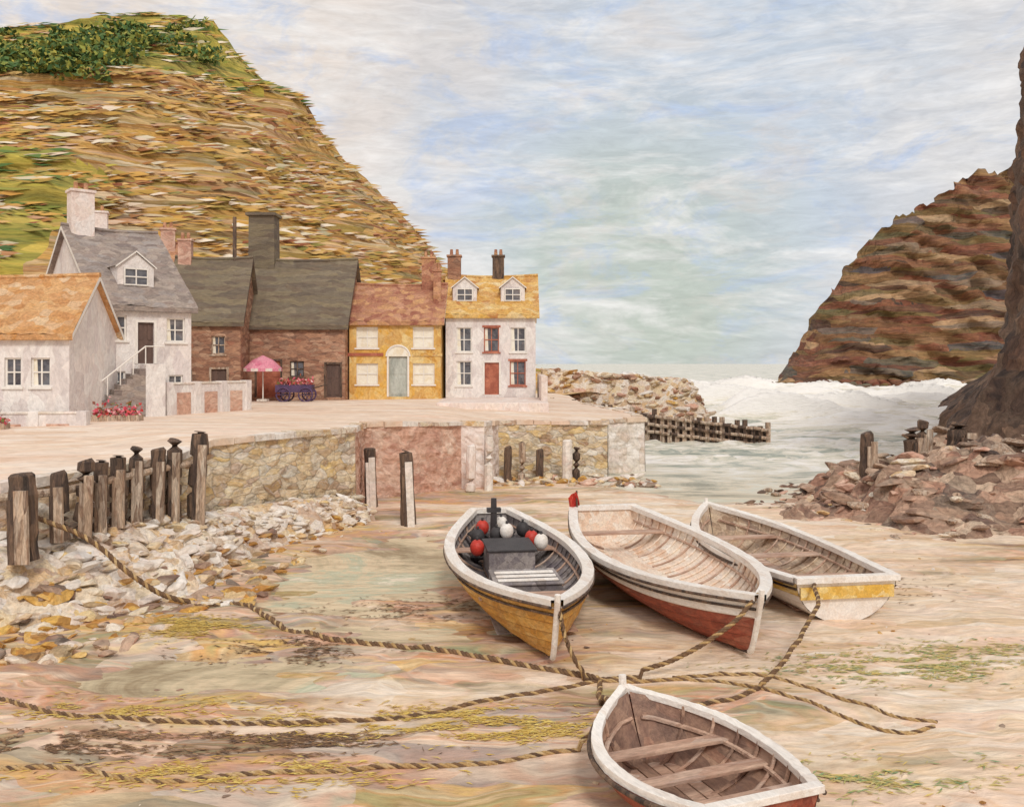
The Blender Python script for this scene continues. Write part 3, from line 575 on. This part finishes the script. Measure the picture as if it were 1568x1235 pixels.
# ---------------------------------------------------------------- boats
def boat(name,stern,bow,beam,depth,sw,outer,strake,inner,z0=0.0,heel=0,pitch=0,thw=(.25,.5,.72),rake=.5,rim='b_white',boards=True,lower=None,trans=None):
    sx,sy=stern;bx,by=bow; Lg=math.hypot(bx-sx,by-sy); e=empty(name,((sx+bx)/2,(sy+by)/2,z0),(heel,pitch,math.atan2(by-sy,bx-sx)))
    def bb(s):
        if s<.45: return beam/2*(sw+(1-sw)*math.sin(math.pi/2*s/.45))
        return max(.03,beam/2*(1-((s-.45)/.55)**2.3))
    def zs(s): return depth*(1+.38*max(0,(s-.4)/.6)**2+.12*max(0,(.4-s)/.4)**2)
    def zk(s): return .02+depth*.22*max(0,(s-.75)/.25)**2.2
    def P(s,k,sd,off=0):
        b=max(.012,bb(s)-off); a=k*math.pi/2; y=b*(math.sin(a)**.75); z=zk(s)+off+(zs(s)-zk(s)-off)*(1-math.cos(a))**.8
        x=Lg*(s-.5)+ rake*(k-1)*sstep(.7,1,s) + .12*(k-1)*-(1-sstep(0,.2,s))
        if off: x-=off*sstep(.9,1,s)*2
        return (x,sd*y,z)
    ns,nk=48,15; mb=MB()
    for sd in(1,-1):
        for pl in range(7):
            Pp=[]
            for i in range(ns):
                s=i/(ns-1)
                for j,(k,o) in enumerate(((pl*2/14,.0),(pl*2/14+.02,.022),((pl*2+2)/14,.004))):
                    x,y,z=P(s,min(1,k),sd); Pp.append((x,y+sd*o,z-o*.3))
            mb.grid(Pp,ns,3,strake if pl>=5 else (lower if lower and pl<2 else outer))
    mb.face([P(0,j/(nk-1),1) for j in range(nk)]+[P(0,j/(nk-1),-1) for j in reversed(range(nk))],trans or (strake if sw>.5 else outer))
    mb.obj('hull',e,smooth=False)
    mb=MB()
    for sd in(1,-1): mb.grid([P(.004+.985*i/(ns-1),j/(nk-1),sd,.06) for i in range(ns) for j in range(nk)],ns,nk,inner)
    mb.face([P(.004,j/(nk-1),1,.06) for j in range(nk)]+[P(.004,j/(nk-1),-1,.06) for j in reversed(range(nk))],inner)
    mb.obj('inner_hull',e,recalc=False)
    mb=MB(); g=.105*(Lg/8)**.4
    for sd in(1,-1):
        pr=[]
        for i in range(ns):
            s=i/(ns-1); x,y,z=P(s,1,sd); b=abs(y); jt=.012*nz(i*.6,sd,Lg)
            pr+= [(x,sd*(b+g*.8+jt),z-g*.7),(x,sd*(b+g*.8+jt),z+g*.6+jt),(x,sd*max(0,b-g*1.5),z+g*.6+jt),(x,sd*max(0,b-g*1.5),z-g*.7),(x,sd*(b+g*.8+jt),z-g*.7)]
        mb.grid(pr,ns,5,rim)
        mb.tube([(P(i/23,.84,sd)[0],P(i/23,.84,sd)[1]+sd*.03,P(i/23,.84,sd)[2]) for i in range(24)],.028,'darkwood',n=6)
        mb.tube([(P(i/23,1,sd)[0],P(i/23,1,sd)[1]+sd*.09,P(i/23,1,sd)[2]-.08) for i in range(24)],.035,'darkwood',n=6)
    b0=bb(0); mb.box(-Lg/2-g,-b0-g*.5,zs(0)-g*.6,-Lg/2+g,b0+g*.5,zs(0)+g*.7,rim)
    mb.obj('gunwale',e,bevel=.01)
    mb=MB(); st=[P(1,k/10,1) for k in range(11)]; mb.tube([(p[0]+.03,0,p[2]) for p in st]+[(st[-1][0]+.05,0,st[-1][2]+.18)],.06,rim,n=8)
    kp=[(P(i/20,0,1)[0],0,P(i/20,0,1)[2]-.01) for i in range(21)]; mb.tube(kp,.04,'darkwood',n=6); mb.obj('stem_and_keel',e)
    mb=MB(); nr=int(Lg/.42)
    for i in range(1,nr):
        s=i/nr*.93
        for sd in(1,-1): mb.tube([P(s,k/9,sd,.085) for k in range(1,10)],.03,inner if i%3 else 'plank',n=5)
    for sd in(1,-1): mb.tube([P(.02+.94*i/20,.72,sd,.1) for i in range(21)],.035,'plank',n=5)
    mb.obj('ribs',e)
    mb=MB()
    for s in thw:
        z=zk(s)+(zs(s)-zk(s))*.66; w=bb(s)*.95; tw=.16*(Lg/6)**.5; x=Lg*(s-.5)
        mb.box(x-tw,-w,z,x+tw,w,z+.05,'plank')
    mb.obj('thwarts',e,bevel=.008)
    if boards:
        mb=MB(); nb_=6
        for i in range(nb_):
            x0=-Lg*.42; x1=Lg*.3; w=beam*.27; y0=-w+2*w*i/nb_+.012; y1=-w+2*w*(i+1)/nb_-.012
            z=depth*.17+.004*(i%2); mb.box(x0,y0,z,x1,y1,z+.03,'plank' if i%3 else inner)
        mb.obj('floorboards',e)
    return e,Lg,zs
b1,L1,_=boat('fishing_boat',(-.65,28.4),(.85,17.3),3.3,1.05,.36,'b_ochre','b_ochre','b_grey',z0=.12,pitch=rad(1.2),thw=(.3,.74),rim='b_white',lower='b_ochre')
b2,L2,_=boat('fishing_boat',(2.9,29.0),(4.8,17.7),3.7,1.05,.55,'b_red','b_white','b_cream',z0=.12,pitch=rad(1.2),thw=(.16,),boards=False,rim='b_white')
b3,L3,_=boat('fishing_boat',(7.65,20.9),(6.25,29.4),3.3,.95,.74,'b_white','b_yellow','b_tan',z0=.08,pitch=rad(-1.0),thw=(.2,.48,.72),rim='b_white',trans='b_white')
b4,L4,_=boat('rowing_boat',(2.95,10.75),(1.7,13.9),2.4,.75,.68,'b_red','b_red','b_brown',z0=.03,thw=(.18,.42,.66),rim='b_white')
mb=MB(); mb.box(-L3/2-.05,-1.15,.62,-L3/2+.02,1.15,.9,'b_yellow'); mb.obj('transom_band',b3,bevel=.01)
# gear in first boat
mb=MB()
mb.box(-2.1,-.6,.3,-.7,.6,1.0,'b_grey'); mb.box(-2.15,-.65,1.003,-.65,.65,1.06,'black'); mb.box(.9,-.75,.45,2.2,.75,.9,'b_grey'); mb.box(.85,-.8,.903,2.25,.8,.95,'b_grey')
for x in(1.2,1.55,1.9): mb.box(x,-.7,.953,x+.18,.7,.99,'b_white')
mb.obj('engine_box',b1,bevel=.02)
mb=MB()
for (x,y,z,k) in [(-3.4,-.5,1.1,'red'),(-3.3,.65,1.05,'black'),(-2.7,-.7,1.0,'black'),(-2.6,.1,1.15,'b_white'),(-3.9,.1,1.1,'b_white'),(-2.9,-.15,1.0,'black'),(-2.3,.75,1.0,'red'),(-1.6,.9,1.05,'b_white'),(-1.3,-.85,1.0,'red')]:
    P=[(x,y,z-.2+.04*i) for i in range(11)]; mb.tube(P,[.02+.17*math.sqrt(max(0,1-((i-5)/5.4)**2)) for i in range(11)],k,n=12); mb.tube([(x,y,z+.18),(x,y,z+.28)],.035,'black',n=6)
mb.obj('floats',b1,smooth=True)
mb=MB()
for i in range(90): mb.rock((U(-4.2,-2.2),U(-.8,.8),U(.35,.85)),(.22,.15,.1),'black' if R()<.6 else 'b_grey')
mb.obj('net_pile',b1)
mb=MB(); mb.tube([(-3.6,-.15,.3),(-3.6,-.15,1.9)],[.12,.08],'black',n=8); mb.box(-3.7,-.35,1.5,-3.5,.05,1.62,'black'); mb.obj('gallows_post',b1)
mb=MB(); mb.tube([(-L2/2+.2,-.9,.8),(-L2/2+.15,-.92,1.75)],.03,'darkwood'); P=[]
for i in range(8):
    for j in range(6): P.append((-L2/2+.15+.06*math.sin(i*1.2+j*.5),-.92-.04*i+.02*j,1.75-.09*j-.03*i))
mb.grid(P,8,6,'red'); mb.obj('flag',b2)
# ---------------------------------------------------------------- ropes
def catm(pts,step=.05):
    pts=[Vector(p) for p in pts]; p=[2*pts[0]-pts[1]]+pts+[2*pts[-1]-pts[-2]]; out=[]
    for i in range(1,len(p)-2):
        a,b,c,d=p[i-1:i+3]; n=max(2,int((c-b).length/step))
        for k in range(n):
            t=k/n; out.append(.5*((2*b)+(-a+c)*t+(2*a-5*b+4*c-d)*t*t+(-a+3*b-3*c+d)*t**3))
    out.append(pts[-1]); return out
def rope(name,pts,r=.06,pitch=.30,onground=True,ks=('rope_d','rope_l','rope_d')):
    c=catm(pts,.04); mb=MB(); s=0; n=len(ks); st=[[] for _ in ks]
    for i,p in enumerate(c):
        if i: s+=(c[i]-c[i-1]).length
        q=Vector(p)
        wob=.10*nz(s*.7,pts[0][0],pts[0][1])+.03*nz(s*2.3,pts[0][0],3)
        t=(c[min(i+1,len(c)-1)]-c[max(i-1,0)]).normalized(); a=t.cross(Vector((0,0,1))).normalized(); b=t.cross(a)
        q+=a*wob
        if onground and q.z<.25: q.z=max(bed(q.x,q.y),0.0)+r*(.5+.6*nz(s*.6,5))
        for k in range(n):
            an=2*math.pi*(s/pitch+k/n); st[k].append(q+(a*math.cos(an)+b*math.sin(an))*r*.58)
    for k in range(n): mb.tube(st[k],r*.62,ks[k],n=6)
    return mb.obj(name,smooth=True)
hub=(1.6,17.0,.08)
rope('mooring_rope',[(-11.6,22.2,2.3),(-10.2,21.7,1.9),(-9.0,21.6,1.0),(-8.1,21.9,.35),(-6.6,22.2,.08),(-5.2,20.6,.08),(-4,19.5,.08),(-2.4,18.9,.08),(-.32,18.0,.08),hub],.056)
rope('mooring_rope',[(-10.5,16.6,.08),(-8.9,16,.08),(-8.2,15.6,.08),(-6.4,15.1,.08),(-4.3,14.9,.08),(-2,15.2,.08),(-.5,15.85,.08),(.92,16.6,.08),hub],.04,ks=('rope_d','rope_d','rope_l'))
rope('mooring_rope',[(-9,13.4,.08),(-7.4,13.3,.08),(-6.1,13.1,.08),(-4.85,12.7,.08),(-3.57,13.0,.08),(-2.1,13.1,.08),(-.42,13.3,.08),(.7,13.7,.08),(1.5,13.9,.6)],.036,ks=('rope_d','rope_l','rope_l'))
rope('mooring_rope',[(.85,17.35,1.5),(1.0,17.15,.9),(1.25,17.0,.35),hub,(1.55,16.2,.15),(1.62,14.9,.5),(1.68,14.0,1.05)],.042,ks=('rope_d','rope_d','rope_l'))
rope('mooring_rope',[(4.8,17.8,1.5),(4.1,17.5,.95),(3.0,17.2,.4),hub],.042,ks=('rope_d','rope_d','rope_l'))
rope('mooring_rope',[(6.9,20.7,1.0),(6.3,19.0,.85),(5.2,17.2,.5),(4.0,16.0,.15),(2.9,15.4,.15),(2.1,14.8,.5),(1.72,14.0,1.05)],.042,ks=('rope_d','rope_d','rope_l'))
rope('mooring_rope',[hub,(2.6,16.9,.08),(3.66,16.8,.08),(4.5,16.3,.08),(5.2,15.75,.08),(6.1,14.6,.08),(6.8,14.7,.08)],.034,ks=('rope_l','rope_l','rope_d'))
rope('mooring_rope',[(3.0,17.1,.08),(4.6,17.0,.08),(5.9,15.9,.08),(6.4,15.2,.08),(6.9,14.85,.08)],.032,ks=('rope_l','rope_l','rope_d'))
# stones & seaweed on the sand
mb=MB(); c=0
while c<420:
    x=U(-11,13);y=11+25*R()**1.2
    if fbm(x*.3,y*.4,12)<.08: continue
    c+=1; r=U(.015,.06); mb.rock((x,y,bed(x,y)+.005),(r*1.8,r,r*.4),random.choice(['darkrock','rubble','ochrerock','rubble','sand']),sub=1,cut=4)
mb.obj('beach_stones')
mb=MB()
def weedpatch(cx,cy,rx,ry,n,k):
    for i in range(n):
        x=cx+rx*random.gauss(0,.5); y=cy+ry*random.gauss(0,.5)
        if fbm(x*.9,y*3.5,20)<-.05: continue
        z=max(bed(x,y),0)+.008+R()*.012; L_=U(.03,.14); w=U(.004,.013); a=random.gauss(.05,.6); dx,dy=math.cos(a)*L_,math.sin(a)*L_
        mx_=U(-.03,.03)
        mb.face([(x-dx,y-dy,z),(x+mx_,y-w*2+mx_,z+.006),(x+dx,y+dy,z+.002),(x+mx_,y+w*2+mx_,z+.006)],k)
weedpatch(7.4,17.6,2.6,1.0,2200,'weed'); weedpatch(9.4,18.6,1.8,.8,900,'weed'); weedpatch(-1.6,15.0,2.6,.7,2200,'weed_gold'); weedpatch(-3.5,14.2,2.0,.6,1300,'weed_dark'); weedpatch(-6.9,14.1,1.8,.7,1400,'weed_dark')
weedpatch(-3.9,13.0,2.6,.5,1500,'weed_gold'); weedpatch(-6.8,15.6,2.4,.5,1200,'weed_gold'); weedpatch(-4.6,18.9,1.8,.7,1100,'weed_dark'); weedpatch(.2,14.6,1.6,.6,900,'weed_gold'); weedpatch(-7.2,20.4,1.4,.8,1800,'weed_gold'); weedpatch(5,13,2,.6,900,'weed')
weedpatch(1.4,30,1.8,1.5,500,'weed_dark'); weedpatch(9,24,1.8,1.5,800,'weed_dark'); weedpatch(-2,22,3,1.2,1000,'weed_dark')
mb.obj('seaweed',recalc=False)
# ---------------------------------------------------------------- world, sun, camera
w=bpy.data.worlds.new('World'); sc.world=w; w.use_nodes=True; nt=w.node_tree;N=nt.nodes;L=nt.links; bg=N['Background']; bg.inputs['Strength'].default_value=.1
sky=N.new('ShaderNodeTexSky'); sky.sky_type='NISHITA'; sky.sun_disc=False; sky.sun_elevation=rad(42); sky.sun_rotation=rad(168)
tc=N.new('ShaderNodeTexCoord')
def mask(c,r0,r1,jit=.25):
    n=N.new('ShaderNodeTexNoise'); n.inputs['Scale'].default_value=4; n.inputs['Detail'].default_value=4; L.new(tc.outputs['Generated'],n.inputs['Vector'])
    d=N.new('ShaderNodeVectorMath'); d.operation='DISTANCE'; d.inputs[1].default_value=Vector(c).normalized(); L.new(tc.outputs['Generated'],d.inputs[0])
    a=N.new('ShaderNodeMath'); a.operation='MULTIPLY_ADD'; a.inputs[1].default_value=jit*2; L.new(n.outputs['Fac'],a.inputs[0]); L.new(d.outputs['Value'],a.inputs[2])
    m=N.new('ShaderNodeMapRange'); m.interpolation_type='SMOOTHSTEP'; m.inputs['From Min'].default_value=r0+jit; m.inputs['From Max'].default_value=r1+jit; m.inputs['To Min'].default_value=1; m.inputs['To Max'].default_value=0; L.new(a.outputs[0],m.inputs['Value']); return m.outputs[0]
def mixc(f,a,b):
    m=N.new('ShaderNodeMix'); m.data_type='RGBA'
    if isinstance(f,float): m.inputs[0].default_value=f
    else: L.new(f,m.inputs[0])
    for s,v in((6,a),(7,b)):
        if isinstance(v,tuple): m.inputs[s].default_value=v
        else: L.new(v,m.inputs[s])
    return m.outputs[2]
def strokes(rot,scl,lo,hi,s=1.0,dist=.6):
    mp=N.new('ShaderNodeMapping'); mp.inputs['Rotation'].default_value=(0,rot,0); mp.inputs['Scale'].default_value=scl; L.new(tc.outputs['Generated'],mp.inputs['Vector'])
    n=N.new('ShaderNodeTexNoise'); n.inputs['Scale'].default_value=s; n.inputs['Detail'].default_value=5; n.inputs['Roughness'].default_value=.68; n.inputs['Distortion'].default_value=dist; L.new(mp.outputs[0],n.inputs['Vector'])
    m=N.new('ShaderNodeMapRange'); m.inputs['From Min'].default_value=lo; m.inputs['From Max'].default_value=hi; L.new(n.outputs['Fac'],m.inputs['Value']); return m.outputs[0]
c=mixc(mask((.2,1,.26),.16,.46),lin((234,222,212)),lin((204,213,224)))
c=mixc(mask((.14,1,.08),.03,.24,.12),c,lin((196,204,194)))
st1=strokes(.35,(5,5,18),.46,.64); a=N.new('ShaderNodeMath'); a.operation='MULTIPLY'; a.inputs[1].default_value=.75; L.new(st1,a.inputs[0])
c=mixc(a.outputs[0],c,lin((244,241,238)))
st2=strokes(.55,(5,5,13),.52,.66,1.5); a=N.new('ShaderNodeMath'); a.operation='MULTIPLY'; a.inputs[1].default_value=.65; L.new(st2,a.inputs[0])
c=mixc(a.outputs[0],c,lin((184,202,232)))
st4=strokes(.4,(3,3,9),.54,.7,2.3); a=N.new('ShaderNodeMath'); a.operation='MULTIPLY'; a.inputs[1].default_value=.5; L.new(st4,a.inputs[0])
c=mixc(a.outputs[0],c,lin((230,220,212)))
st3=strokes(.35,(16,16,80),.3,.7,1.5); a=N.new('ShaderNodeMath'); a.operation='MULTIPLY_ADD'; a.inputs[1].default_value=.22; a.inputs[2].default_value=.89; L.new(st3,a.inputs[0])
v=N.new('ShaderNodeVectorMath'); v.operation='SCALE'; L.new(c,v.inputs[0]); L.new(a.outputs[0],v.inputs['Scale'])
v2=N.new('ShaderNodeVectorMath'); v2.operation='SCALE'; v2.inputs['Scale'].default_value=10; L.new(v.outputs[0],v2.inputs[0])
fin=mixc(.95,sky.outputs[0],v2.outputs[0]); L.new(fin,bg.inputs['Color'])
sl=bpy.data.lights.new('sun','SUN'); sl.energy=1.5; sl.angle=rad(12); sl.color=(1,.95,.88); so=bpy.data.objects.new('sun',sl); COL.objects.link(so)
az=rad(168); el=rad(42); d=Vector((math.sin(az)*math.cos(el),math.cos(az)*math.cos(el),math.sin(el))); so.rotation_euler=d.to_track_quat('Z','Y').to_euler()
cam=bpy.data.cameras.new('camera'); cam.sensor_width=36; cam.lens=32.14; cam.shift_y=-.0399; cam.clip_end=6000; co=bpy.data.objects.new('camera',cam); co.location=(0,0,6); co.rotation_euler=(rad(90),0,0); COL.objects.link(co); sc.camera=co
sc.view_settings.view_transform='Standard'; sc.view_settings.look='None'; sc.view_settings.exposure=0
